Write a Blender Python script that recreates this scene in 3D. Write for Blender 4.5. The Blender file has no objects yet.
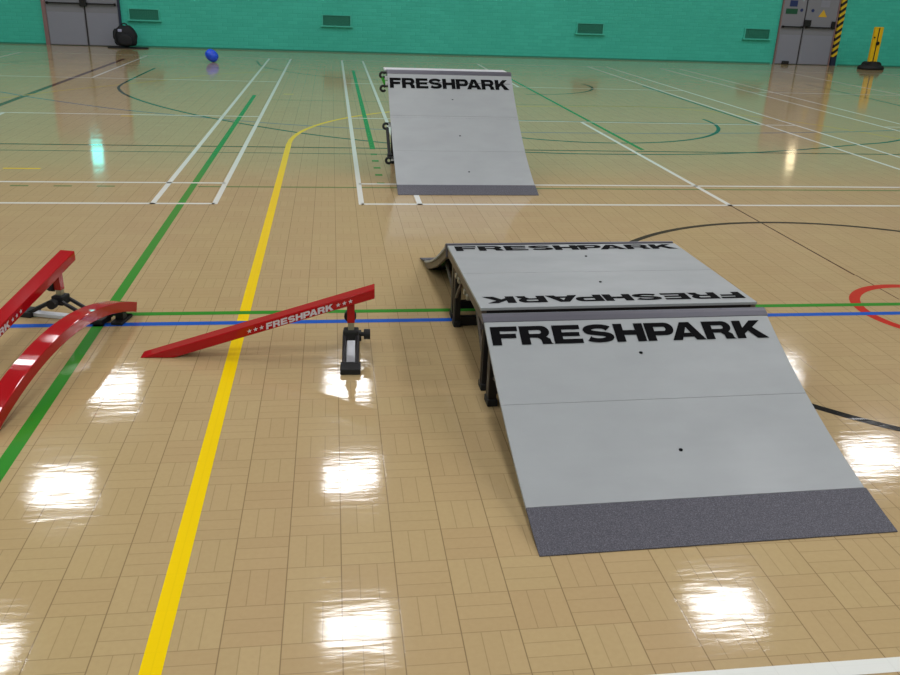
import bpy, bmesh, math, random
from mathutils import Vector, Matrix
random.seed(4)
C = bpy.context.scene.collection
PI = math.pi

# ------------------------------------------------------------------ materials
def lin(c):
    return tuple(((v/255)/12.92 if v/255 <= .04045 else ((v/255+.055)/1.055)**2.4) for v in c)+(1,)
def mat(name, rgb=(128,128,128), rough=.5, metal=0, coat=0, bump=None, emit=None, spec=.5, vary=0, vscale=20):
    m = bpy.data.materials.new(name); m.use_nodes = True
    N = m.node_tree.nodes; L = m.node_tree.links; b = N['Principled BSDF']
    c = lin(rgb)
    b.inputs['Base Color'].default_value = c
    b.inputs['Roughness'].default_value = rough
    b.inputs['Metallic'].default_value = metal
    b.inputs['Coat Weight'].default_value = coat
    b.inputs['Coat Roughness'].default_value = .06
    b.inputs['Specular IOR Level'].default_value = spec
    tc = N.new('ShaderNodeTexCoord')
    if vary:
        n = N.new('ShaderNodeTexNoise'); n.inputs['Scale'].default_value = vscale; n.inputs['Detail'].default_value = 4
        r = N.new('ShaderNodeMapRange'); r.inputs['From Min'].default_value=.3; r.inputs['From Max'].default_value=.7
        r.inputs['To Min'].default_value = 1-vary; r.inputs['To Max'].default_value = 1+vary
        v = N.new('ShaderNodeVectorMath'); v.operation = 'SCALE'; v.inputs[0].default_value = c[:3]
        L.new(tc.outputs['Object'], n.inputs['Vector']); L.new(n.outputs['Fac'], r.inputs['Value'])
        L.new(r.outputs['Result'], v.inputs['Scale']); L.new(v.outputs[0], b.inputs['Base Color'])
    if bump:
        sc, st = bump
        n = N.new('ShaderNodeTexNoise'); n.inputs['Scale'].default_value = sc; n.inputs['Detail'].default_value = 3
        bp = N.new('ShaderNodeBump'); bp.inputs['Strength'].default_value = st; bp.inputs['Distance'].default_value = .001
        L.new(tc.outputs['Object'], n.inputs['Vector']); L.new(n.outputs['Fac'], bp.inputs['Height']); L.new(bp.outputs['Normal'], b.inputs['Normal'])
    if emit:
        b.inputs['Emission Color'].default_value = lin(emit[0]); b.inputs['Emission Strength'].default_value = emit[1]
    return m

class G:
    """tiny node-graph helper"""
    def __init__(s, m): s.N = m.node_tree.nodes; s.L = m.node_tree.links
    def put(s, sock, v):
        if isinstance(v, (int, float)): sock.default_value = v
        elif isinstance(v, tuple): sock.default_value = v
        else: s.L.new(v, sock)
    def m(s, op, a, b=0., c=0.):
        n = s.N.new('ShaderNodeMath'); n.operation = op
        for i, v in enumerate((a, b, c)): s.put(n.inputs[i], v)
        return n.outputs[0]
    def mix(s, f, a, b, blend='MIX'):
        n = s.N.new('ShaderNodeMix'); n.data_type = 'RGBA'; n.blend_type = blend
        s.put(n.inputs[0], f); s.put(n.inputs[6], a); s.put(n.inputs[7], b); return n.outputs[2]
    def white(s, x, y, z):
        c = s.N.new('ShaderNodeCombineXYZ'); s.put(c.inputs[0], x); s.put(c.inputs[1], y); s.put(c.inputs[2], z)
        n = s.N.new('ShaderNodeTexWhiteNoise'); n.noise_dimensions = '3D'; s.L.new(c.outputs[0], n.inputs[0]); return n.outputs['Value'], n.outputs['Color']
    def noise(s, vec, scale, detail=3):
        n = s.N.new('ShaderNodeTexNoise'); s.L.new(vec, n.inputs['Vector']); n.inputs['Scale'].default_value = scale; n.inputs['Detail'].default_value = detail
        return n.outputs['Fac']
    def rng(s, v, a, b, c, d):
        n = s.N.new('ShaderNodeMapRange'); s.put(n.inputs[0], v)
        for i, q in enumerate((a, b, c, d)): n.inputs[i+1].default_value = q
        return n.outputs[0]

FLOOR_ROUGH = .13
def floor_graph(m, paint=None):
    """basket-weave block floor; with paint = rgb the same blocks under a coat of line paint"""
    g = G(m); b = g.N['Principled BSDF']
    tc = g.N.new('ShaderNodeTexCoord'); P = tc.outputs['Object']
    sp = g.N.new('ShaderNodeSeparateXYZ'); g.L.new(P, sp.inputs[0])
    M = .158
    u = g.m('DIVIDE', g.m('ADD', sp.outputs[0], 40*M), M); v = g.m('DIVIDE', g.m('ADD', sp.outputs[1], 120*M-1.62), M)
    iu, iv = g.m('FLOOR', u), g.m('FLOOR', v); fu, fv = g.m('FRACT', u), g.m('FRACT', v)
    par = g.m('MODULO', g.m('ADD', iu, iv), 2)           # 0: strips run along y, 1: strips run along x
    par = g.m('GREATER_THAN', par, .5)
    npar = g.m('SUBTRACT', 1, par)
    t = g.m('ADD', g.m('MULTIPLY', par, fv), g.m('MULTIPLY', npar, fu))
    t3 = g.m('MULTIPLY', t, 3); it = g.m('FLOOR', t3); ft = g.m('FRACT', t3)
    def edge(f, w): # 1 at joints
        d = g.m('MINIMUM', f, g.m('SUBTRACT', 1, f)); return g.m('SUBTRACT', 1, g.rng(d, 0, w, 0, 1))
    jx = edge(fu, .017); jy = edge(fv, .014); jt = edge(ft, .036)
    joint = g.m('MAXIMUM', g.m('MAXIMUM', jx, g.m('MULTIPLY', jy, .7)), g.m('MULTIPLY', jt, .62))
    rs, rc = g.white(iu, iv, it); rm, rmc = g.white(iu, iv, 9.5)
    mp = g.N.new('ShaderNodeMapping'); mp.inputs['Scale'].default_value = (1, .25, 1); g.L.new(P, mp.inputs[0])
    big = g.noise(mp.outputs[0], .9, 2)
    fine = g.noise(P, 60, 4)
    if paint is None:
        col = g.mix(rs, lin((181,158,117)), lin((186,163,121)))
        col = g.mix(g.m('MULTIPLY', rm, .45), col, lin((176,147,110)))
        col = g.mix(g.rng(big, .35, .65, 0, .5), col, lin((182,161,112)))
        col = g.mix(g.rng(fine, .3, .7, 0, .12), col, lin((150,122,86)))
        col = g.mix(g.m('MULTIPLY', joint, .68), col, lin((82,62,40)))
    else:
        col = g.mix(g.m('MULTIPLY', joint, .06), lin(paint), lin((60,50,40)))
    g.L.new(col, b.inputs['Base Color'])
    b.inputs['Roughness'].default_value = .45
    b.inputs['Specular IOR Level'].default_value = .03
    b.inputs['Coat Weight'].default_value = .9
    b.inputs['Coat IOR'].default_value = 1.45
    b.inputs['Coat Roughness'].default_value = FLOOR_ROUGH*.6
    # lacquer ripples: long across the hall, short along it, plus each block lying very slightly uneven
    mp2 = g.N.new('ShaderNodeMapping'); mp2.inputs['Scale'].default_value = (7, 34, 1); g.L.new(P, mp2.inputs[0])
    r1 = g.noise(mp2.outputs[0], 1, 2)
    mp3 = g.N.new('ShaderNodeMapping'); mp3.inputs['Scale'].default_value = (3, 5, 1); g.L.new(P, mp3.inputs[0])
    r2 = g.noise(mp3.outputs[0], 1, 1)
    hgt = g.m('ADD', g.m('MULTIPLY', r1, .33), g.m('MULTIPLY', r2, .9))
    hgt = g.m('SUBTRACT', hgt, g.m('MULTIPLY', joint, .02))
    bp = g.N.new('ShaderNodeBump'); bp.inputs['Strength'].default_value = 1; bp.inputs['Distance'].default_value = .0011
    g.L.new(hgt, bp.inputs['Height'])
    g.L.new(bp.outputs['Normal'], b.inputs['Coat Normal'])
def fmat(name, paint=None):
    m = bpy.data.materials.new(name); m.use_nodes = True; floor_graph(m, paint); return m

def wall_mat():
    m = bpy.data.materials.new('painted_blockwork'); m.use_nodes = True
    g = G(m); b = g.N['Principled BSDF']
    tc = g.N.new('ShaderNodeTexCoord'); P = tc.outputs['Object']
    sp = g.N.new('ShaderNodeSeparateXYZ'); g.L.new(P, sp.inputs[0])
    h = g.m('ADD', sp.outputs[0], sp.outputs[1])
    row = g.m('DIVIDE', g.m('ADD', sp.outputs[2], 5), .085); ir = g.m('FLOOR', row); fr = g.m('FRACT', row)
    cx = g.m('ADD', g.m('DIVIDE', g.m('ADD', h, 80), .24), g.m('MULTIPLY', g.m('MODULO', ir, 2), .5)); fx = g.m('FRACT', cx); ic = g.m('FLOOR', cx)
    def edge(f, w):
        d = g.m('MINIMUM', f, g.m('SUBTRACT', 1, f)); return g.rng(d, 0, w, 1, 0)
    j = g.m('MAXIMUM', edge(fr, .1), edge(fx, .035))
    rv, _ = g.white(ir, ic, 1.)
    green = g.mix(rv, lin((66,188,166)), lin((72,196,174)))
    green = g.mix(g.rng(g.noise(P, .7, 3), .35, .65, 0, .35), green, lin((60,176,154)))
    green = g.mix(g.m('MULTIPLY', j, .3), green, lin((44,146,126)))
    cream = g.mix(g.m('MULTIPLY', j, .4), lin((170,162,142)), lin((130,122,104)))
    up = g.m('GREATER_THAN', sp.outputs[2], 3.0)
    g.L.new(g.mix(up, green, cream), b.inputs['Base Color'])
    b.inputs['Roughness'].default_value = .55; b.inputs['Specular IOR Level'].default_value = .25
    bp = g.N.new('ShaderNodeBump'); bp.inputs['Strength'].default_value = .5; bp.inputs['Distance'].default_value = .006
    g.L.new(g.m('SUBTRACT', 1, j), bp.inputs['Height']); g.L.new(bp.outputs['Normal'], b.inputs['Normal'])
    return m

def hazard_mat():
    m = bpy.data.materials.new('hazard_stripes'); m.use_nodes = True
    g = G(m); b = g.N['Principled BSDF']
    tc = g.N.new('ShaderNodeTexCoord'); sp = g.N.new('ShaderNodeSeparateXYZ'); g.L.new(tc.outputs['Object'], sp.inputs[0])
    f = g.m('FRACT', g.m('DIVIDE', g.m('SUBTRACT', sp.outputs[2], g.m('MULTIPLY', sp.outputs[0], .75)), .17))
    g.L.new(g.mix(g.m('GREATER_THAN', f, .5), lin((214,178,30)), lin((24,24,26))), b.inputs['Base Color'])
    b.inputs['Roughness'].default_value = .5
    return m

def flake_mat():
    m = mat('kick_plate_steel', (84,82,91), .5, .25)
    g = G(m); b = g.N['Principled BSDF']
    tc = g.N.new('ShaderNodeTexCoord')
    n = g.noise(tc.outputs['Object'], 260, 2)
    g.L.new(g.mix(g.rng(n, .4, .75, 0, 1), lin((62,62,70)), lin((104,102,113))), b.inputs['Base Color'])
    bp = g.N.new('ShaderNodeBump'); bp.inputs['Strength'].default_value = .6; bp.inputs['Distance'].default_value = .0008
    g.L.new(n, bp.inputs['Height']); g.L.new(bp.outputs['Normal'], b.inputs['Normal'])
    return m

def panel_mat():
    m = mat('grey_ramp_surface', (164,166,167), .42, 0, spec=.4)
    g = G(m); b = g.N['Principled BSDF']
    tc = g.N.new('ShaderNodeTexCoord')
    mp = g.N.new('ShaderNodeMapping'); mp.inputs['Scale'].default_value = (1.5, 3, 3); g.L.new(tc.outputs['Object'], mp.inputs[0])
    n = g.noise(mp.outputs[0], 2.2, 5)
    g.L.new(g.mix(g.rng(n, .35, .7, 0, 1), lin((158,162,164)), lin((152,156,158))), b.inputs['Base Color'])
    g.L.new(g.rng(n, .3, .7, .36, .5), b.inputs['Roughness'])
    return m

M = {}
M['floor'] = fmat('floor_blocks')
for k, c in dict(white=(226,228,222), green=(48,138,40), blue=(24,88,186), yellow=(242,206,4), black=(16,14,13), red=(190,44,30),
                 olive=(96,62,30), dkgreen=(28,66,54), brown=(88,48,30), palegreen=(92,122,62), paleyellow=(196,170,70), paleblue=(78,112,140)).items():
    M['l_'+k] = fmat('line_paint_'+k, c)
M['wall'] = wall_mat(); M['hazard'] = hazard_mat()
M['ceiling'] = mat('ceiling_panels', (84,83,80), .8)
M['panel'] = panel_mat(); M['flake'] = flake_mat()
M['coping'] = mat('coping_steel', (98,97,106), .42, .5, bump=(40,.2))
M['ink'] = mat('black_lettering', (14,14,16), .8, spec=.05)
M['frame'] = mat('aluminium_frame', (100,91,82), .45, .6)
M['darkframe'] = mat('dark_steel', (34,32,34), .45, .4)
M['rubber'] = mat('black_rubber', (17,17,18), .7)
M['red'] = mat('red_powder_coat', (166,5,17), .6, 0, coat=.75, spec=.05)
M['silver'] = mat('galvanised_tube', (168,166,150), .35, .75)
M['plate'] = mat('pale_metal_plate', (214,216,222), .4, .2)
M['whiteink'] = mat('pale_lettering', (205,196,206), .5)
M['door'] = mat('door_grey_laminate', (128,128,136), .45, bump=(6,.1))
M['kick'] = mat('door_kick_plate', (142,142,156), .4, .2)
M['jamb'] = mat('door_frame_pinkish', (134,104,104), .5)
M['jambdark'] = mat('door_edge_dark', (24,36,62), .5)
M['dark'] = mat('dark_gap', (34,32,36), .6)
M['ventdark'] = mat('vent_shadow_green', (38,128,106), .7)
M['ventgreen'] = mat('vent_paint_green', (66,184,162), .5)
M['ball'] = mat('blue_ball_vinyl', (26,80,225), .35, vary=.2, vscale=9)
M['bag'] = mat('black_bag_cloth', (18,19,26), .75, bump=(70,.5))
M['bagshine'] = mat('bag_highlight_grey', (170,170,200), .5)  # pale colour for the painted highlight on the backpack
M['yellow'] = mat('yellow_post_paint', (232,186,12), .35)
M['bluesign'] = mat('blue_door_sign', (28,44,96), .5)
M['greensign'] = mat('green_door_sign', (14,78,52), .5)
M['yellowsign'] = mat('yellow_warning_sign', (214,170,40), .5)
M['lamp'] = mat('lamp_diffuser', (255,255,255), .5, emit=((250,250,253), 27))
M['lamphouse'] = mat('lamp_housing', (225,225,222), .5)
M['exitglow'] = mat('lit_green_exit_sign', (60,220,190), .5, emit=((110,255,245), 5))
M['bulkhead'] = mat('lit_warm_bulkhead', (255,235,190), .5, emit=((255,236,190), 5))

# ------------------------------------------------------------------ mesh helpers
def obj(name, bm, m, parent=None, bevel=0, smooth=False, seg=2):
    bmesh.ops.recalc_face_normals(bm, faces=bm.faces)
    me = bpy.data.meshes.new(name); bm.to_mesh(me); bm.free()
    ms = m if isinstance(m, (list, tuple)) else [m]
    for q in ms: me.materials.append(M[q])
    o = bpy.data.objects.new(name, me); C.objects.link(o)
    if parent: o.parent = parent
    if smooth:
        for p in me.polygons: p.use_smooth = True
    if bevel:
        b = o.modifiers.new('bevel', 'BEVEL'); b.width = bevel; b.segments = seg; b.limit_method = 'ANGLE'; b.angle_limit = math.radians(40)
    return o
def tag(o, label=None, cat=None, group=None, kind=None):
    if label: o['label'] = label
    if cat: o['category'] = cat
    if group: o['group'] = group
    if kind: o['kind'] = kind
    return o
def thing(name, label, cat, loc=(0,0,0), rz=0, group=None):
    o = bpy.data.objects.new(name, None); C.objects.link(o); o.location = loc; o.rotation_euler = (0,0,rz); o.empty_display_size = .1
    return tag(o, label, cat, group)
def copy_tree(o, parent=None):
    c = o.copy(); C.objects.link(c); c.parent = parent
    for ch in list(o.children): copy_tree(ch, c)
    return c
def box(bm, x0, x1, y0, y1, z0, z1, mi=0, mtx=None):
    vs = [Vector((x, y, z)) for x in (x0, x1) for y in (y0, y1) for z in (z0, z1)]
    if mtx: vs = [mtx @ v for v in vs]
    v = [bm.verts.new(q) for q in vs]
    for f in ((0,1,3,2),(4,6,7,5),(0,4,5,1),(2,3,7,6),(0,2,6,4),(1,5,7,3)):
        fc = bm.faces.new([v[i] for i in f]); fc.material_index = mi
def tube(bm, pts, r, n=10, cap=True, mi=0, rads=None):
    pts = [Vector(p) for p in pts]; rings = []
    t0 = (pts[1]-pts[0]).normalized(); up = Vector((0,0,1)) if abs(t0.z) < .9 else Vector((1,0,0))
    nrm = t0.cross(up).normalized()
    for i, p in enumerate(pts):
        t = (pts[min(i+1, len(pts)-1)]-pts[max(i-1, 0)]).normalized()
        nrm = (nrm - t*nrm.dot(t)).normalized(); b = t.cross(nrm)
        rr = rads[i] if rads else r
        rings.append([bm.verts.new(p+(nrm*math.cos(2*PI*k/n)+b*math.sin(2*PI*k/n))*rr) for k in range(n)])
    for a, b in zip(rings, rings[1:]):
        for k in range(n): bm.faces.new((a[k], a[(k+1)%n], b[(k+1)%n], b[k])).material_index = mi
    if cap: bm.faces.new(rings[0]).material_index = mi; bm.faces.new(rings[-1]).material_index = mi
def prism(bm, prof, x0, x1, mi=0):
    """profile of (y,z) points extruded in x"""
    a = [bm.verts.new((x0, y, z)) for y, z in prof]; b = [bm.verts.new((x1, y, z)) for y, z in prof]
    n = len(prof)
    for i in range(n): bm.faces.new((a[i], a[(i+1)%n], b[(i+1)%n], b[i])).material_index = mi
    bm.faces.new(a); bm.faces.new(b[::-1])
def boxobj(name, dims, m, parent=None, bevel=0, mtx=None):
    bm = bmesh.new(); box(bm, *dims, mtx=mtx); return obj(name, bm, m, parent, bevel)

# ------------------------------------------------------------------ heavy extended lettering
def glyph(ch):
    """list of convex-ish polygons in a 1-high cell, and its width"""
    S = .42
    def arcp(cx, cy, rx, ry, a0, a1, n):
        return [(cx+rx*math.cos(math.radians(a0+(a1-a0)*i/n)), cy+ry*math.sin(math.radians(a0+(a1-a0)*i/n))) for i in range(n+1)]
    def strip(o, i): return [[o[k], o[k+1], i[k+1], i[k]] for k in range(len(o)-1)]
    R = lambda x0, x1, y0, y1: [(x0,y0),(x1,y0),(x1,y1),(x0,y1)]
    if ch == 'F': return [R(0,S,0,1), R(S,1.22,.75,1), R(S,1.12,.37,.61)], 1.24
    if ch == 'E': return [R(0,S,0,1), R(S,1.28,.76,1), R(S,1.22,.39,.61), R(S,1.32,0,.24)], 1.34
    if ch == 'H': return [R(0,S,0,1), R(.98,1.4,0,1), R(S,.98,.37,.64)], 1.4
    if ch in 'PR':
        if ch == 'P': yb, ib = .3, .54
        else: yb, ib = .36, .57
        cy = (1+yb)/2; r = (1-yb)/2; ir = (.77-ib)/2
        o = [(S,1)]+arcp(.98, cy, .38, r, 90, -90, 10)+[(S,yb)]
        i = [(S,.77)]+arcp(.88, (.77+ib)/2, .1, ir, 90, -90, 10)+[(S,ib)]
        p = [R(0,S,0,1)]+strip(o, i)
        if ch == 'R': p.append([(.72,.36),(1.02,.36),(1.25,.42),(1.36,.26),(1.36,.06),(1.43,0),(.97,0),(.93,.1),(.92,.24),(.82,.36)]); return [q for q in p[:-1]]+[[(.78,.36),(.92,.22),(.95,0),(1.44,0),(1.36,.08),(1.34,.28),(1.16,.41)]], 1.44
        return p, 1.37
    if ch == 'A': return [[(0,0),(.46,0),(.8,.72),(.8,1),(.57,1)], [(1.6,0),(1.14,0),(.8,.72),(.8,1),(1.03,1)], [(.54,.17),(1.06,.17),(.95,.4),(.65,.4)]], 1.56
    if ch == 'K': return [R(0,S,0,1), [(S,.25),(.64,.43),(.92,.62),(1.4,1),(.88,1),(S,.60)], [(.64,.43),(.98,0),(1.54,0),(.92,.62)]], 1.5
    if ch == 'S':
        o, i = [], []
        cp = [(a, .69, .5, .185, .70) for a in range(8, 271, 14)]
        pts = []
        for a in range(12, 262, 12): pts.append((.7+.5*math.cos(math.radians(a)), .70+.185*math.sin(math.radians(a)), a))
        for a in range(80, -171, -12): pts.append((.7+.5*math.cos(math.radians(a)), .30+.185*math.sin(math.radians(a)), a))
        for k, (x, y, a) in enumerate(pts):
            x0, y0, _ = pts[max(k-1, 0)]; x1, y1, _ = pts[min(k+1, len(pts)-1)]
            dx, dy = x1-x0, y1-y0; d = math.hypot(dx, dy)
            nx, ny = -dy/d, dx/d; h = .115+.085*abs(nx)**1.5
            o.append((x+nx*h, y+ny*h)); i.append((x-nx*h, y-ny*h))
        return strip(o, i), 1.4
    if ch == '*':
        p = [((.5+(.5 if k % 2 == 0 else .2)*math.sin(k*PI/5)), .5+(.5 if k % 2 == 0 else .2)*math.cos(k*PI/5)) for k in range(10)]
        return [[(.5,.5), p[k], p[(k+1)%10]] for k in range(10)], 1.0
    return [], .6
def lettering(name, text, width, height, place, m, parent, gap=.07, strips=0):
    """place(u, v) -> local point, u along 0..width, v 0..height"""
    tot = sum(glyph(c)[1]+gap for c in text)-gap-.27*text.count('PA'); k = width/tot; x = 0
    bm = bmesh.new()
    for ci, c in enumerate(text):
        polys, w = glyph(c)
        if text[max(ci-1,0):ci+1] == 'PA': x -= .27
        for p in polys:
            vs = [bm.verts.new((x+q[0], q[1], 0)) for q in p]
            try: bm.faces.new(vs)
            except ValueError: pass
        x += w+gap
    for j in range(strips):
        y = (j+1)/(strips+1)
        bmesh.ops.bisect_plane(bm, geom=bm.verts[:]+bm.edges[:]+bm.faces[:], plane_co=(0, y, 0), plane_no=(0, 1, 0))
    for f in bm.faces:
        if f.normal.z < 0: f.normal_flip()
    for v in bm.verts:
        v.co = Vector(place(v.co.x*k, v.co.y*height))
    me = bpy.data.meshes.new(name); bm.to_mesh(me); bm.free(); me.materials.append(M[m])
    o = bpy.data.objects.new(name, me); C.objects.link(o); o.parent = parent
    return o

# ------------------------------------------------------------------ room
X0, X1, Y0, Y1, H = -13.5, 21.0, -13.0, 22.35, 7.16
def floor():
    bm = bmesh.new()
    slots = ['floor']+['l_'+k for k in ('white','green','blue','yellow','black','red','olive','dkgreen','brown','palegreen','paleyellow','paleblue')]
    ix = {s.replace('l_',''): i for i, s in enumerate(slots)}
    def quad(a, b, c, d, z, k):
        bm.faces.new([bm.verts.new((q[0], q[1], z)) for q in (a, b, c, d)]).material_index = ix[k]
    # slab with thickness, top at z=0
    box(bm, X0, X1, Y0, Y1, -.1, 0)
    Z = dict(brown=.0002, olive=.00025, palegreen=.0003, paleyellow=.0003, paleblue=.00035, dkgreen=.0004, green=.0007, blue=.0007, black=.0006, red=.0006, yellow=.0005, white=.0008)
    def rect(x0, x1, y0, y1, k): quad((x0,y0),(x1,y0),(x1,y1),(x0,y1), Z[k], k)
    def vx(x, y0, y1, k, w=.045): rect(x-w/2, x+w/2, y0, y1, k)
    def hy(y, x0, x1, k, w=.045): rect(x0, x1, y-w/2, y+w/2, k)
    def path(pts, k, w=.045, smooth=True):
        P = [Vector(p) for p in pts]
        if smooth and len(P) > 2:
            Q = []
            E = [P[0]*2-P[1]]+P+[P[-1]*2-P[-2]]
            for i in range(1, len(E)-2):
                for s in range(6):
                    t = s/6; a, b, c, d = E[i-1:i+3]
                    Q.append(.5*((2*b)+(c-a)*t+(2*a-5*b+4*c-d)*t*t+(3*b-a-3*c+d)*t**3))
            P = Q+[P[-1]]
        L = []
        for i, p in enumerate(P):
            d = (P[min(i+1, len(P)-1)]-P[max(i-1, 0)]).normalized(); n = Vector((-d.y, d.x)); L.append((p+n*w/2, p-n*w/2))
        for a, b in zip(L, L[1:]): quad(a[0], a[1], b[1], b[0], Z[k], k)
    def arc(cx, cy, r, a0, a1, k, w=.045):
        n = max(12, int(abs(a1-a0)/4))
        for i in range(n):
            A = math.radians(a0+(a1-a0)*i/n); B = math.radians(a0+(a1-a0)*(i+1)/n)
            f = lambda a, q: (cx+q*math.cos(a), cy+q*math.sin(a))
            quad(f(A, r-w/2), f(A, r+w/2), f(B, r+w/2), f(B, r-w/2), Z[k], k)
    # white badminton courts
    for ox, xi in ((-.915, -1), (.205, 1), (7.6, 1)):
        W = 6.1*xi
        a, b = sorted((ox, ox+W))
        for x in (a, b, a+.46, b-.46): vx(x, 6.57, 20.0, 'white', .042)
        for y in (6.59, 7.32, 11.2, 15.3, 19.25 if False else 20.0): hy(y, a, b, 'white', .04)
        c = (a+b)/2
        vx(c, 6.57, 11.2, 'white', .042); vx(c, 15.3, 20.0, 'white', .042)
    hy(1.56, .74, 6.3, 'white', .05)
    # green and blue lines across the hall
    hy(4.222, X0+.4, X1-.4, 'green', .047); hy(4.08, X0+.4, X1-.4, 'blue', .047)
    vx(-1.165, .4, 13.4, 'green', .055); vx(.4, 9.0, 17.7, 'green', .055)
    for y in (8.71, 8.36, 8.02, 7.70, 7.34): rect(.365, .43, y-.035, y+.035, 'green')
    vx(3.39, 9.15, 17.4, 'green', .05)
    hy(7.18, -1.12, 5.2+6, 'palegreen', .035)
    for i in range(10): hy(7.175, -2.59-.335*i+.0+.67, -2.45-.335*i+.67, 'palegreen', .035)
    for x in (3.43,): vx(3.262, 6.57, 11.2, 'dkgreen', .02)
    vx(3.255, 4.75, 6.57, 'brown', .014); vx(3.262, 4.3, 4.75, 'brown', .008)
    vx(5.79-.02, 11.2, 16.0, 'dkgreen', .045)
    # yellow court
    vx(-.475, .3, 9.25, 'yellow', .056); arc(2.89, 9.25, 3.365, 180, 125, 'yellow', .05)
    path([(.9,11.99),(1.9,12.5),(3.2,12.75),(4.6,12.9),(5.6,12.5),(6.51,11.5),(6.94,10.71),(7.2,10.1),(7.5,9.2)], 'paleyellow', .05)
    path([(-5.4,11.3),(-4.46,12.53),(-3.97,13.43),(-3.35,14.34),(-2.9,15.0),(-2.0,16.4),(-1.2,17.0)], 'paleyellow', .05)
    hy(7.86, -2.87, -2.56, 'yellow', .04); hy(11.07, -2.58, -2.43, 'yellow', .04); hy(13.6, -.75, -.6, 'yellow', .04)
    # black basketball markings
    arc(3.32, 4.24, 1.80, 0, 360, 'black', .045)
    arc(3.18, 11.55, 1.97, 183, 363, 'dkgreen', .05)
    hy(11.25, 1.2, 5.8, 'dkgreen', .03)
    arc(3.15, 15.75, 1.52, -90, 14, 'brown', .05)
    path([(-3.3,17.2),(-3.31,15.4),(-3.29,14.3),(-3.17,13.7),(-2.88,12.98),(-2.27,11.97),(-1.46,10.98),(-.38,9.98),(.55,9.4),(1.3,9.08),(2.03,8.93),(2.82,8.87),(4.09,8.95),(5.21,9.25),(6.2,9.66),(7.05,10.05),(8.6,11.3),(9.4,13.0),(9.6,15.5),(9.6,17)], 'dkgreen', .045)
    vx(-4.24, 9.5, 19.0, 'brown', .09)
    hy(9.06, X0+.4, X1-.4, 'olive', .05); hy(8.72, X0+.4, .6, 'dkgreen', .022)
    # pale blue arc
    path([(-6.2,14.3),(-4.68,13.18),(-4.13,12.69),(-3.0,11.82),(-2.3,11.4),(-1.13,10.83),(-.4,10.55),(.61,10.32),(2.23,10.26),(3.9,10.33),(5.86,10.55),(7.68,10.95),(9.5,11.8)], 'paleblue', .035)
    hy(12.9, -.9, 6, 'palegreen', .02); hy(17.6, -6, 12, 'palegreen', .03)
    path([(-7.0,16.6),(-6.3,17.4),(-5.2,19.0)], 'dkgreen', .04)
    path([(-1.6,19.3),(-1.35,18.0),(-.6,16.8),(.2,16.2),(1.2,15.9)], 'brown', .04)
    path([(9.4,19.2),(10.2,17.6),(11.6,17.0),(14,15.8)], 'dkgreen', .05)
    # red centre circle
    arc(3.37, 4.095, .44, 0, 360, 'red', .06)
    o = obj('floor', bm, slots); return tag(o, kind='structure')
floor()
def struct(name, dims, m):
    return tag(boxobj(name, dims, m), kind='structure')
struct('wall_back', (X0-.2, X1+.2, Y1, Y1+.2, -.1, H), 'wall')
struct('wall_front', (X0-.2, X1+.2, Y0-.2, Y0, -.1, H), 'wall')
struct('wall_left', (X0-.2, X0, Y0, Y1, -.1, H), 'wall')
struct('wall_right', (X1, X1+.2, Y0, Y1, -.1, H), 'wall')
struct('ceiling', (X0-.2, X1+.2, Y0-.2, Y1+.2, H, H+.2), 'ceiling')
bm = bmesh.new()
for a, b in ((X0, -6.68), (-4.9, 11.5), (13.42, X1)): box(bm, a, b, Y1-.008, Y1, 0, .035)
tag(obj('baseboard_back', bm, 'ventdark'), kind='structure')

# doors ---------------------------------------------------------------
def door(name, x0, x1, split, leftjamb, rightjamb, hw=2.15, wl=.09, wr=.05):
    d = bpy.data.objects.new(name, None); C.objects.link(d); d.location = ((x0+x1)/2, Y1, 0); tag(d, kind='structure')
    cx = (x0+x1)/2; y = 0
    bm = bmesh.new(); box(bm, x0-cx-wl, x0-cx, -.06, 0, 0, hw+.06); box(bm, x0-cx, x1-cx, -.06, 0, hw, hw+.06)
    obj('door_frame', bm, leftjamb, d)
    boxobj('door_jamb', (x1-cx, x1-cx+wr, -.06, 0, 0, hw+.06), rightjamb, d)
    boxobj('door_gap', (x0-cx+.01, x1-cx-.01, -.02, 0, 0.003, hw), 'dark', d)
    for a, b, s in ((x0+.004, split-.018, 1), (split+.018, x1-.004, -1)):
        lf = boxobj('door_leaf', (a-cx, b-cx, -.045, -.02, .012, hw-.01), 'door', d, .002)
        boxobj('kick_plate', (a-cx+.02, b-cx-.02, -.048, -.045, .03, .74), 'kick', lf)
        bm = bmesh.new(); box(bm, a-cx+.02, b-cx-.02, -.10, -.075, .92, .955)
        for q in (a-cx+.03, b-cx-.07): box(bm, q, q+.04, -.10, -.045, .91, .965)
        obj('push_bar', bm, 'darkframe', lf, .004)
    return d, cx
dl, cl = door('door_1', -6.62, -5.0, -5.75, 'jamb', 'jambdark')
bm = bmesh.new(); tube(bm, [(-5.78-cl, -.06, 1.0), (-5.78-cl, -.12, 1.0)], .03); box(bm, -5.84-cl, -5.69-cl, -.11, -.045, .88, 1.03)
obj('door_latch', bm, 'darkframe', dl, .004)
dr, cr = door('door_2', 11.6, 13.12, 12.24, 'jamb', 'jamb', wl=.03, wr=.03)
bm = bmesh.new(); box(bm, 12.22-cr, 12.40-cr, -.12, -.045, .96, 1.12); obj('door_latch', bm, 'darkframe', dr, .01)
boxobj('door_closer_block', (13.0-cr, 13.08-cr, -.11, -.045, .94, 1.1), 'darkframe', dr, .005)
tag(boxobj('door_stop', (11.80-cr, 11.98-cr, -.12, -.045, .0, .09), 'rubber', dr, .02))
boxobj('blue_sign', (11.76-cr, 11.97-cr, -.050, -.045, 1.43, 1.58), 'bluesign', dr)
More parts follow.
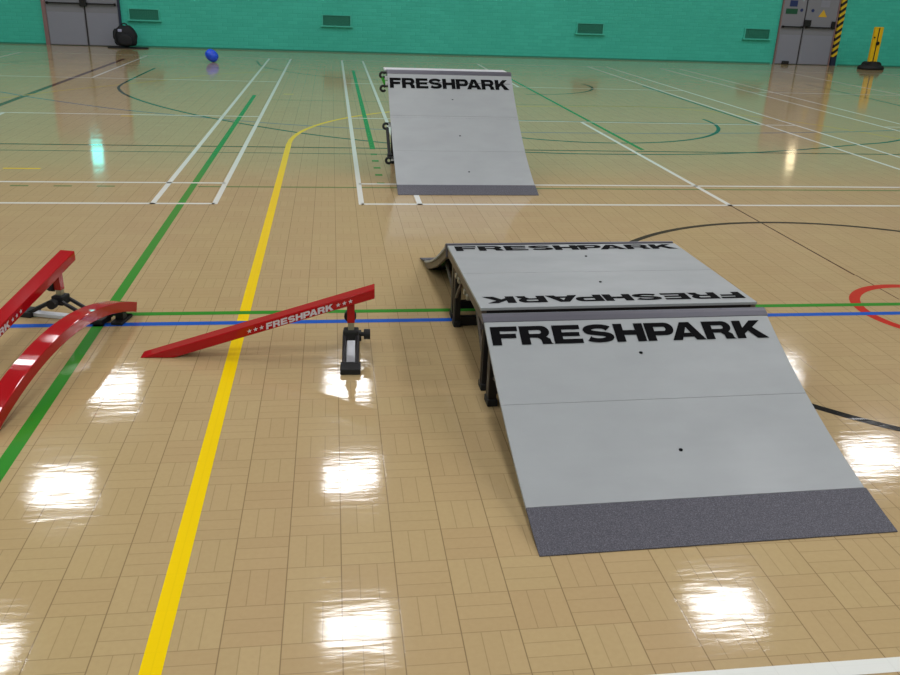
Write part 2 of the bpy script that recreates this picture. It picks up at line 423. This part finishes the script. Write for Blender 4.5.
boxobj('green_sign', (11.68-cr, 12.0-cr, -.050, -.045, 1.25, 1.38), 'greensign', dr)
for x in (12.11, 12.42):
    bm = bmesh.new(); tube(bm, [(x-cr, -.045, 1.35), (x-cr, -.055, 1.35)], .04, 16); obj('round_sign', bm, 'bluesign', dr)
bm = bmesh.new()
prof = [(12.60,1.20),(12.84,1.20),(12.72,1.38)]
a = [bm.verts.new((x-cr, -.045, z)) for x, z in prof]; b = [bm.verts.new((x-cr, -.050, z)) for x, z in prof]
for i in range(3): bm.faces.new((a[i], a[(i+1)%3], b[(i+1)%3], b[i]))
bm.faces.new(a); bm.faces.new(b[::-1]); obj('warning_sign', bm, 'yellowsign', dr)
boxobj('paper_notice', (12.62-cr, 12.86-cr, -.048, -.045, 1.44, 1.6), 'kick', dr)
bm = bmesh.new(); box(bm, 13.17, 13.31, Y1-.09, Y1, .22, 2.3, 0); box(bm, 13.17, 13.31, Y1-.09, Y1, 0, .22, 1)
tag(obj('trim_1', bm, ['hazard', 'jambdark']), kind='structure')

# wall vents ------------------------------------------------------------
vl = ['green wall vent on the back wall just right of the left grey double door',
      'green wall vent on the back wall between the blue ball and the far ramp',
      'green wall vent on the back wall above and right of the far ramp',
      'green wall vent on the back wall just left of the right grey double door']
v0 = thing('wall_vent', vl[0], 'vent', (-4.42, Y1, .72), 0, 'vents along the green back wall')
bm = bmesh.new()
for a in ((-.36,.36,-.03,0,.13,.15), (-.36,-.33,-.03,0,-.13,.13), (.33,.36,-.03,0,-.13,.13)): box(bm, *a)
obj('vent_frame', bm, 'ventgreen', v0)
boxobj('vent_recess', (-.33,.33,-.004,0,-.10,.13), 'ventdark', v0)
bm = bmesh.new()
for k in range(7):
    z = -.085+k*.034; box(bm, -.33, .33, -.014, -.004, z-.005, z+.006)
for k in range(12):
    x = -.30+k*.0545; box(bm, x-.004, x+.004, -.018, -.012, -.1, .13)
obj('vent_grille', bm, 'ventdark', v0)
boxobj('vent_sill', (-.39,.39,-.07,0,-.135,-.10), 'ventgreen', v0, .006)
for x, l in ((.115, vl[1]), (6.51, vl[2]), (11.01, vl[3])):
    c = copy_tree(v0); c.location = (x, Y1, .72); c['label'] = l

# ceiling lamps (seen in the photo only as glare on the floor) -----------
lamp0 = None
for i, x in enumerate((-10.4, -4.98, .2, 5.62, 10.85, 16.2)):
    for j, y in enumerate((-10.6,-6.5,-2.4, 1.7, 5.8, 9.8, 13.95, 18.0)):
        if lamp0 is None:
            lamp0 = thing('ceiling_lamp', 'square white ceiling lamp giving the bright glare patches on the glossy floor', 'lamp', (x, y, 7.0), 0, 'ceiling lamps over the hall')
            bm = bmesh.new(); box(bm, -.53,.53,-.52,.52,.03,.16); 
            for a in ((-.53,-.50,-.52,.52), (.50,.53,-.52,.52), (-.50,.50,-.52,-.49), (-.50,.50,.49,.52)): box(bm, a[0], a[1], a[2], a[3], 0, .03)
            obj('lamp_housing', bm, 'lamphouse', lamp0)
            bm = bmesh.new(); vs = [bm.verts.new(q) for q in ((-.48,-.40,.028),(-.48,.40,.028),(.48,.40,.028),(.48,-.40,.028))]; bm.faces.new(vs)
            df = obj('lamp_diffuser', bm, 'lamp', lamp0)
        else:
            c = copy_tree(lamp0); c.location = (x+(.16 if (i, j) == (3, 5) else 0), y, 7.0)
e = thing('exit_sign', 'lit green exit light above the left double door', 'sign', (-5.85, Y1, 2.40))
boxobj('sign_case', (-.2,.2,-.08,0,-.05,.42), 'lamphouse', e, .01); boxobj('sign_face', (-.13,.13,-.085,-.08,-.02,.36), 'exitglow', e)
e = thing('wall_lamp', 'lit bulkhead lamp above the right double door', 'lamp', (12.55, Y1, 2.42))
boxobj('lamp_base', (-.2,.2,-.06,0,-.14,.3), 'lamphouse', e, .01); boxobj('lamp_lens', (-.11,.11,-.10,-.06,-.06,.22), 'bulkhead', e, .02)

# ------------------------------------------------------------------ ramps
def frange(a, b, n): return [a+(b-a)*i/n for i in range(n+1)]
def make_ramp(name, label, f, S, seams, flap, cop, width, group, loc, rz, text_s, text_h, bolts, leg_s, table_lip=0):
    """f(s) surface height at distance s from the toe; local x 0..width, y = s"""
    r = thing(name, label, 'skate ramp', loc, rz, group)
    T = .012
    # kick plate (thin steel flap)
    ss = frange(0, flap, 4)
    bm = bmesh.new(); prism(bm, [(s, f(s)+.004) for s in ss]+[(s, max(f(s)-.004, .0005)) for s in reversed(ss)], 0, width)
    obj('kick_plate', bm, 'flake', r)
    edges = [flap]+seams+[S]
    for a, b in zip(edges, edges[1:]):
        ss = frange(a+(.006 if a == flap else .0012), b-.0006, 12)
        bm = bmesh.new(); prism(bm, [(s, f(s)) for s in ss]+[(s, f(s)-T) for s in reversed(ss)], .002, width-.002)
        obj('riding_panel', bm, 'panel', r)
    # coping strip with a small down-turned lip
    zt = f(S)
    k = (f(S)-f(S-.02))/.02
    c0, c1 = S, S+cop
    bm = bmesh.new()
    pr = [(c0-.004, f(c0-.004)+.003), (c0+cop*.35, f(S)+k*cop*.35+.004), (c0+cop*.75, f(S)+k*cop*.6+.004), (c1, f(S)+k*cop*.62+.002), (c1, f(S)-.05), (c1-.006, f(S)-.05), (c1-.006, f(S)-.012), (c0-.004, f(c0-.004)-.012)]
    prism(bm, pr, -.002, width+.002); obj('coping_strip', bm, 'coping', r, .002)
    # side frames under the panels
    for x in (.014, width-.03):
        ss = frange(flap*.75, S-.01, 14)
        bm = bmesh.new(); prism(bm, [(s, f(s)-T-.001) for s in ss]+[(s, max(f(s)-T-.038, .006)) for s in reversed(ss)], x, x+.016)
        obj('side_rail', bm, 'frame', r)
    # cross members
    for s in [flap+.03]+seams+[S-.06]:
        bm = bmesh.new(); z = f(s)-T-.002; box(bm, .026, width-.026, s-.02, s+.02, z-.035 if z > .05 else .004, z)
        obj('cross_member', bm, 'darkframe', r)
    # folding legs with rubber feet and a diagonal brace
    for x in (.038, width-.074):
        bm = bmesh.new(); box(bm, x, x+.036, leg_s-.03, leg_s+.02, .02, f(leg_s)-T-.05 if leg_s < S else f(S)-.05)
        lg = obj('leg', bm, 'darkframe', r, .003)
        bm = bmesh.new(); box(bm, x-.004, x+.040, leg_s-.04, leg_s+.03, 0, .03); obj('rubber_foot', bm, 'rubber', lg, .004)
        bm = bmesh.new(); tube(bm, [(x+.022, leg_s-.01, .12), (x+.022, leg_s-.30, f(leg_s-.30)-T-.03)], .009, 8); obj('brace', bm, 'frame', r)
        bm = bmesh.new(); box(bm, x-.01, x+.035, flap+.01, flap+.05, 0, .03); obj('toe_pad', bm, 'rubber', r, .004)
    bm = bmesh.new(); box(bm, .075, width-.075, leg_s-.02, leg_s+.01, .05, .09); obj('leg_crossbar', bm, 'darkframe', r)
    # writing
    u0 = .019; wtxt = width-.06
    def place(u, v):
        s = text_s+v; return (u0+u, s, f(s)+.0022)
    lettering('lettering', 'FRESHPARK', wtxt, text_h, place, 'ink', r, strips=4)
    for x, s in bolts:
        bm = bmesh.new(); tube(bm, [(x, s, f(s)-.002), (x, s, f(s)+.003)], .007, 10); obj('bolt', bm, 'ink', r)
    return r
fl = lambda s: .21*s+.17*s*s
W1 = 1.207
args = dict(f=fl, S=1.0, seams=[.628], flap=.19, cop=.046, width=W1, group='low launch ramps joined to the deck', text_s=.890, text_h=.083, bolts=[(W1*.5,.84),(W1*.505,.40)], leg_s=1.04)
A1 = math.radians(1.5)
near = make_ramp('launch_ramp', 'grey launch ramp nearest the camera, sloping down to a dark kick plate', loc=(.6005, 2.0845, 0), rz=A1, **args)
# local frame of the funbox
ca, sa = math.cos(A1), math.sin(A1)
def fb(x, y): return (.6055+x*ca-y*sa, 2.0865+x*sa+y*ca)
fx = fb(W1+.002, 3.07)
far = copy_tree(near); far.name = 'launch_ramp.001'; far.location = (fx[0], fx[1], 0); far.rotation_euler = (0, 0, A1+PI)
far['label'] = 'grey launch ramp behind the flat deck, sloping away, only its left edge showing'

# table deck between the two
dk = thing('table_deck', 'flat grey deck section between two launch ramps with two rows of black lettering', 'skate ramp deck', (*fb(.004, 1.105), 0), A1)
DL, ZD = .905, .396
for a, b in ((0.004, DL*.5-.001), (DL*.5+.001, DL-.004)):
    bm = bmesh.new(); box(bm, 0, W1, a, b, ZD-.012, ZD); obj('deck_panel', bm, 'panel', dk, .001)
for x in (.003, W1-.025): boxobj('side_rail', (x, x+.022, .004, DL-.004, ZD-.055, ZD-.013), 'frame', dk)
for y in (.01, DL*.5-.02, DL-.05): boxobj('cross_member', (.025, W1-.025, y, y+.04, ZD-.05, ZD-.013), 'darkframe', dk)
for y in (.05, DL-.12):
    for x in (.03, W1-.06):
        bm = bmesh.new(); box(bm, x, x+.03, y, y+.05, .02, ZD-.055); lg = obj('leg', bm, 'darkframe', dk, .003)
        bm = bmesh.new(); box(bm, x-.004, x+.012, y+.018, y+.032, .02, ZD-.06); obj('leg_edge_strip', bm, 'frame', lg)
        bm = bmesh.new(); box(bm, x-.004, x+.034, y-.006, y+.056, 0, .03); obj('rubber_foot', bm, 'rubber', lg, .004)
    bm = bmesh.new(); box(bm, .06, W1-.06, y+.01, y+.04, .004, .05); obj('leg_crossbar', bm, 'darkframe', dk)
for x in (.037, W1-.037):
    for y0, y1 in ((.06, .32), (DL-.08, DL-.32)):
        bm = bmesh.new(); tube(bm, [(x, y0, .13), (x, y1, ZD-.045)], .009, 8); obj('brace', bm, 'frame', dk)
    for y in (.30, .37, .53, .60):
        bm = bmesh.new(); box(bm, x-.04 if x < .5 else x+.012, x-.012 if x < .5 else x+.04, y, y+.03, ZD-.075, ZD-.055); obj('latch_bracket', bm, 'silver', dk)
lettering('lettering', 'FRESHPARK', W1-.055, .080, lambda u, v: (.03+u, DL-.103+v, ZD+.001), 'ink', dk)
lettering('lettering', 'FRESHPARK', W1-.055, .080, lambda u, v: (W1-.025-u, .134-v, ZD+.001), 'ink', dk)
for x, y in ((W1*.545, .69), (W1*.50, .30), (W1*.55, .86)):
    bm = bmesh.new(); tube(bm, [(x, y, ZD-.001), (x, y, ZD+.003)], .006, 10); obj('bolt', bm, 'ink', dk)

# quarter pipe at the back
fq = lambda s: .30*s+.21*s*s
W2 = 1.187
qp = make_ramp('quarter_pipe', 'tall grey quarter pipe standing alone near the back of the hall', f=fq, S=1.40, seams=[.60, .99], flap=.15, cop=.05, width=W2, group=None,
    loc=(.5156, 6.905, 0), rz=math.radians(.5), text_s=1.262, text_h=.095, bolts=[(W2*.5,1.16),(W2*.52,.78),(W2*.54,.34)], leg_s=1.36)
zt = fq(1.40)
boxobj('standing_lip', (-.02, W2-.03, 1.45, 1.66, zt+.012, zt+.03), 'plate', qp, .003)
def hook(name, x, y, z, r=.024, parent=qp):
    bm = bmesh.new(); pts = [(x+r*math.cos(a), y, z+r*math.sin(a)) for a in [math.radians(30+i*300/14) for i in range(15)]]
    tube(bm, pts, .011, 8); bm2 = bm
    box(bm2, x+r*.6, x+.07, y-.012, y+.012, z+.012, z+.032); return obj(name, bm2, 'rubber', parent)
for y, z in ((1.43, zt-.02), (1.34, fq(1.34)-.08), (.93, fq(.93)-.045), (.55, fq(.55)-.05)): hook('strut_hook', -.04, y, z)
bm = bmesh.new(); tube(bm, [(-.03, .90, fq(.90)-.04), (-.03, .60, fq(.60)-.05)], .014, 8); box(bm, -.048, -.005, .58, .63, fq(.6)-.07, fq(.6)-.03); obj('folding_strut', bm, 'rubber', qp)
for y in (1.39, 1.34, .93, .55):
    bm = bmesh.new(); box(bm, -.02, .014, y-.012, y+.012, fq(y)-.05, fq(y)-.018); obj('hinge_tab', bm, 'plate', qp)
bm = bmesh.new(); tube(bm, [(-.04, 1.42, zt-.05), (-.02, 1.35, zt-.10)], .014, 8); obj('green_line_reflection', bm, 'l_green', qp)  # made-up green tube standing in for the reflected, seen-through floor line

# ------------------------------------------------------------------ grind rails
def support(parent, px, h, rail_t, side=1, plate_along=1):
    """adjustable post on a flat T foot; local x = px; foot runs across the rail"""
    po = boxobj('post', (px-.017, px+.017, -.018, .018, h-.095, h), 'red', parent, .003)
    bm = bmesh.new(); tube(bm, [(px, .016, h-.078), (px, .044, h-.078)], .010, 10); tube(bm, [(px-.004, .020, h-.078), (px-.004, .050, h-.078)], .028, 18); obj('height_knob', bm, 'rubber', po, .003)
    boxobj('inner_tube', (px-.014, px+.014, -.014, .014, .10, h-.095), 'silver', parent, .002)
    bm = bmesh.new(); box(bm, px-.035, px+.035, -.03, .03, .078, .125); cl_ = obj('collar', bm, 'rubber', parent, .006)
    bm = bmesh.new(); tube(bm, [(px+.03*side, 0, .10), (px+.075*side, 0, .10)], .01, 10); tube(bm, [(px+.058*side, 0, .10), (px+.088*side, 0, .10)], .024, 16); obj('clamp_knob', bm, 'rubber', cl_, .003)
    boxobj('foot_plate', (px-.022, px+.022, -.20, .20, .002, .020), 'plate', parent, .002)
    for s in (-1, 1):
        boxobj('foot_pad', (px-.045, px+.045, *(sorted((s*.15, s*.235))), 0, .028), 'rubber', parent, .004)
        for q in (-.032, .032):
            bm = bmesh.new(); tube(bm, [(px+q*.9, s*.02, .10), (px+q*.9, s*.17, .022)], .010, 8); obj('strut', bm, 'darkframe', parent)
def make_rail(loc, rz, label, slope, L, side=1, text_sides=(-1,), t0=.457):
    r = thing('grind_rail', label, 'grind rail', loc, rz, 'red grind rails')
    w = .078; t = .047
    bm = bmesh.new()
    prof = [(0, 0), (t/slope, 0), (L, slope*L-t), (L, slope*L)]
    a = [bm.verts.new((x, -w/2, z)) for x, z in prof]; b = [bm.verts.new((x, w/2, z)) for x, z in prof]
    for i in range(4): bm.faces.new((a[i], a[(i+1)%4], b[(i+1)%4], b[i]))
    bm.faces.new(a); bm.faces.new(b[::-1])
    obj('rail_beam', bm, 'red', r, .0035)
    c = math.atan(slope); ll = L/math.cos(c)
    for sd in text_sides:
        lab = lettering
        def place(u, v, sd=sd, star=None):
            q = (t0*L if star is None else star)+u
            z = slope*q-t*.88+v
            return (q, sd*(w/2+.0008), z)
        lettering('lettering', 'FRESHPARK', .285*L, .030, lambda u, v: place(u+.082*L, v), 'whiteink', r, gap=.10)
        for k in (0, .026, .052, .378, .404, .430):
            lettering('star', '*', .022, .022, lambda u, v: place(u, v+.005, star=(t0+k)*L), 'whiteink', r)
    support(r, L-.108, slope*(L-.108)-t+.002, t, side)
    return r
yw = math.atan2(3.655-3.673, 1.058)
make_rail((-.886, 3.70, 0), -.04, 'straight red sloping grind rail in the middle, on one short black-footed post', .316, 1.058, 1)
th = math.radians(-107.2); Lr = 1.17; sl = .322/Lr
ex, ey = -1.325, 4.283
low = (ex+Lr*math.cos(th), ey+Lr*math.sin(th))
make_rail((low[0], low[1], 0), th+PI, 'straight red sloping grind rail at the left edge, its raised end on a post', sl, Lr, -1, (-1,), .165)

# arched rail
ar = thing('arched_rail', 'curved red grind rail with low black feet at the lower left, bowed upwards', 'grind rail', (-1.045, 4.235, 0), math.radians(-101.6))
La, ha, z0, w, t = 1.26, .130, .064, .082, .050
fa = lambda s: z0+4*ha*(s/La)*(1-s/La)
bm = bmesh.new(); rows = []
for i in range(41):
    s = 1.315*i/40; d = 4*ha*(1-2*s/La)/La; n = Vector((-d, 1)).normalized()
    rows.append([bm.verts.new((s, -w/2, fa(s))), bm.verts.new((s, w/2, fa(s))), bm.verts.new((s-n.x*t, w/2, fa(s)-n.y*t)), bm.verts.new((s-n.x*t, -w/2, fa(s)-n.y*t))])
for a, b in zip(rows, rows[1:]):
    for k in range(4): bm.faces.new((a[k], a[(k+1)%4], b[(k+1)%4], b[k]))
bm.faces.new(rows[0]); bm.faces.new(rows[-1][::-1]); obj('rail_beam', bm, 'red', ar, .003, smooth=False)
for s in (.11,):
    bm = bmesh.new(); box(bm, s-.02, s+.02, -.02, .02, .012, fa(s)-t+.006); obj('post', bm, 'darkframe', ar)
    bm = bmesh.new(); box(bm, s-.07, s+.06, -.028, .028, 0, .016); obj('foot_plate', bm, 'rubber', ar, .003)
    bm = bmesh.new(); tube(bm, [(s, -.02, .035), (s, -.06, .035)], .008, 8); tube(bm, [(s, -.045, .035), (s, -.065, .035)], .016, 12); obj('clamp_knob', bm, 'rubber', ar)

# ------------------------------------------------------------------ back of the hall
bm = bmesh.new(); bmesh.ops.create_uvsphere(bm, u_segments=28, v_segments=18, radius=1)
for v in bm.verts: v.co = Vector((v.co.x*.155*(1-.12*abs(v.co.x)**3), v.co.y*.115, v.co.z*.115))
bmesh.ops.rotate(bm, cent=(0,0,0), matrix=Matrix.Rotation(math.radians(40), 3, 'Y'), verts=bm.verts)
mz = min(v.co.z for v in bm.verts)
for v in bm.verts: v.co.z -= mz
b = thing('ball', 'small blue ball lying on the floor near the back wall', 'ball', (-2.45, 18.75, 0))
obj('ball_cover', bm, 'ball', b, smooth=True)
bm = bmesh.new(); tube(bm, [(.119,-.02,.052),(.127,-.02,.040)], .008, 10); obj('valve', bm, 'darkframe', b)

bg = thing('backpack', 'black backpack slumped against the back wall beside the left door', 'bag', (-4.80, 21.9, 0.036))
def blob(name, c, s, m, e=3.6, rot=0):
    bm = bmesh.new(); bmesh.ops.create_uvsphere(bm, u_segments=24, v_segments=16, radius=1)
    rnd = random.Random(7)
    for v in bm.verts:
        q = v.co.copy(); f = (abs(q.x)**e+abs(q.y)**e+abs(q.z)**e)**(-1/e); q *= f
        q *= 1+.04*math.sin(q.x*7+q.z*5+c[0]*3)
        v.co = Vector((c[0]+q.x*s[0]*(1-.30*max(q.z,0)), c[1]+q.y*s[1], c[2]+q.z*s[2]))
    return obj(name, bm, m, bg, smooth=True)
blob('bag_body', (0, 0, .235), (.26,.15,.235), 'bag')
blob('front_pocket', (.02, -.15, .16), (.17,.06,.13), 'bag')
blob('side_pocket', (-.20, -.02, .27), (.07,.10,.12), 'bag')
bm = bmesh.new(); tube(bm, [(-.07,0,.45),(-.05,0,.50),(0,0,.515),(.05,0,.49),(.06,0,.44)], .016, 8); obj('carry_handle', bm, 'bag', bg, smooth=True)
bm = bmesh.new(); tube(bm, [(-.12,-.10,.42),(-.2,-.17,.3),(-.2,-.19,.12),(-.1,-.17,.02)], .018, 8); obj('strap', bm, 'bag', bg, smooth=True)
bm = bmesh.new(); box(bm, -.13, -.04, -.155, -.125, .33, .39); obj('bag_highlight', bm, 'bagshine', bg, .01)  # the bag's highlight, put in as a pale block on the cloth
bd = bmesh.new(); n = 24; ring = []
for i in range(n):
    a = 2*PI*i/n; ring.append((.46*(abs(math.cos(a))**.5)*(1 if math.cos(a) >= 0 else -1), .2*(abs(math.sin(a))**.8)*(1 if math.sin(a) >= 0 else -1)))
lo = [bd.verts.new((x, y, 0)) for x, y in ring]; hi = [bd.verts.new((x, y, .022)) for x, y in ring]
for i in range(n): bd.faces.new((lo[i], lo[(i+1)%n], hi[(i+1)%n], hi[i]))
bd.faces.new(lo); bd.faces.new(hi)
o = obj('flat_mat', bd, 'rubber'); o.location = (-4.76, 21.88, 0); tag(o, 'flat black mat lying on the floor under the black backpack', 'mat')

ps = thing('post_stand', 'yellow double post standing in a black rubber base by the back wall', 'post', (13.76, 21.35, 0), math.radians(6))
bm = bmesh.new()
prof = [(0, 0, .33), (.04, 0, .345), (.09, 0, .31), (.12, 0, .22), (.16, 0, .15), (.20, 0, .10)]
rings = []
for z, _, r in prof: rings.append([bm.verts.new((r*math.cos(2*PI*k/24)*(1+.06*math.cos(4*PI*k/24)), r*.75*math.sin(2*PI*k/24), z)) for k in range(24)])
for a, b in zip(rings, rings[1:]):
    for k in range(24): bm.faces.new((a[k], a[(k+1)%24], b[(k+1)%24], b[k]))
bm.faces.new(rings[0]); bm.faces.new(rings[-1]); obj('weighted_base', bm, 'rubber', ps, smooth=True)
for s in (-1, 1):
    blobm = bmesh.new(); tube(blobm, [(s*.14, -.10, .10), (s*.14, .10, .10)], .095, 18); obj('wheel', blobm, 'rubber', ps, .01)
    bm = bmesh.new(); box(bm, s*.068-.052, s*.068+.052, -.04, .04, .15, 1.03); obj('upright', bm, 'yellow', ps, .012)
boxobj('spacer', (-.017, .017, -.03, .03, .18, 1.0), 'darkframe', ps)
bm = bmesh.new(); tube(bm, [(.01,-.04,.64),(.01,-.075,.64)], .045, 14); obj('clamp', bm, 'darkframe', ps, .004)
tube_b = bmesh.new(); tube(tube_b, [(-.11,-.04,.78),(-.11,-.06,.78)], .02, 10); obj('cleat', tube_b, 'darkframe', ps)

# ------------------------------------------------------------------ camera
pitch, roll, yaw, f = 0.391219787, 0.0372813994, 0.142499454, 850.0
fw = Vector((math.sin(yaw)*math.cos(pitch), math.cos(yaw)*math.cos(pitch), -math.sin(pitch)))
r0 = Vector((math.cos(yaw), -math.sin(yaw), 0)); u0 = r0.cross(fw)
rr = r0*math.cos(roll)+u0*math.sin(roll); uu = -r0*math.sin(roll)+u0*math.cos(roll)
cd = bpy.data.cameras.new('camera'); cam = bpy.data.objects.new('camera', cd); C.objects.link(cam)
cam.matrix_world = Matrix(((rr.x, uu.x, -fw.x, 0), (rr.y, uu.y, -fw.y, 0), (rr.z, uu.z, -fw.z, 1.6), (0,0,0,1)))
cd.sensor_width = 36; cd.lens = 36*f/900; cd.clip_start = .05; cd.clip_end = 200
bpy.context.scene.camera = cam
w = bpy.data.worlds.new('world'); bpy.context.scene.world = w; w.use_nodes = True
w.node_tree.nodes['Background'].inputs[0].default_value = (.5,.55,.55,1); w.node_tree.nodes['Background'].inputs[1].default_value = .02
vs = bpy.context.scene.view_settings
vs.view_transform = 'Standard'; vs.look = 'None'; vs.gamma = 1; vs.use_curve_mapping = False; vs.exposure = .2
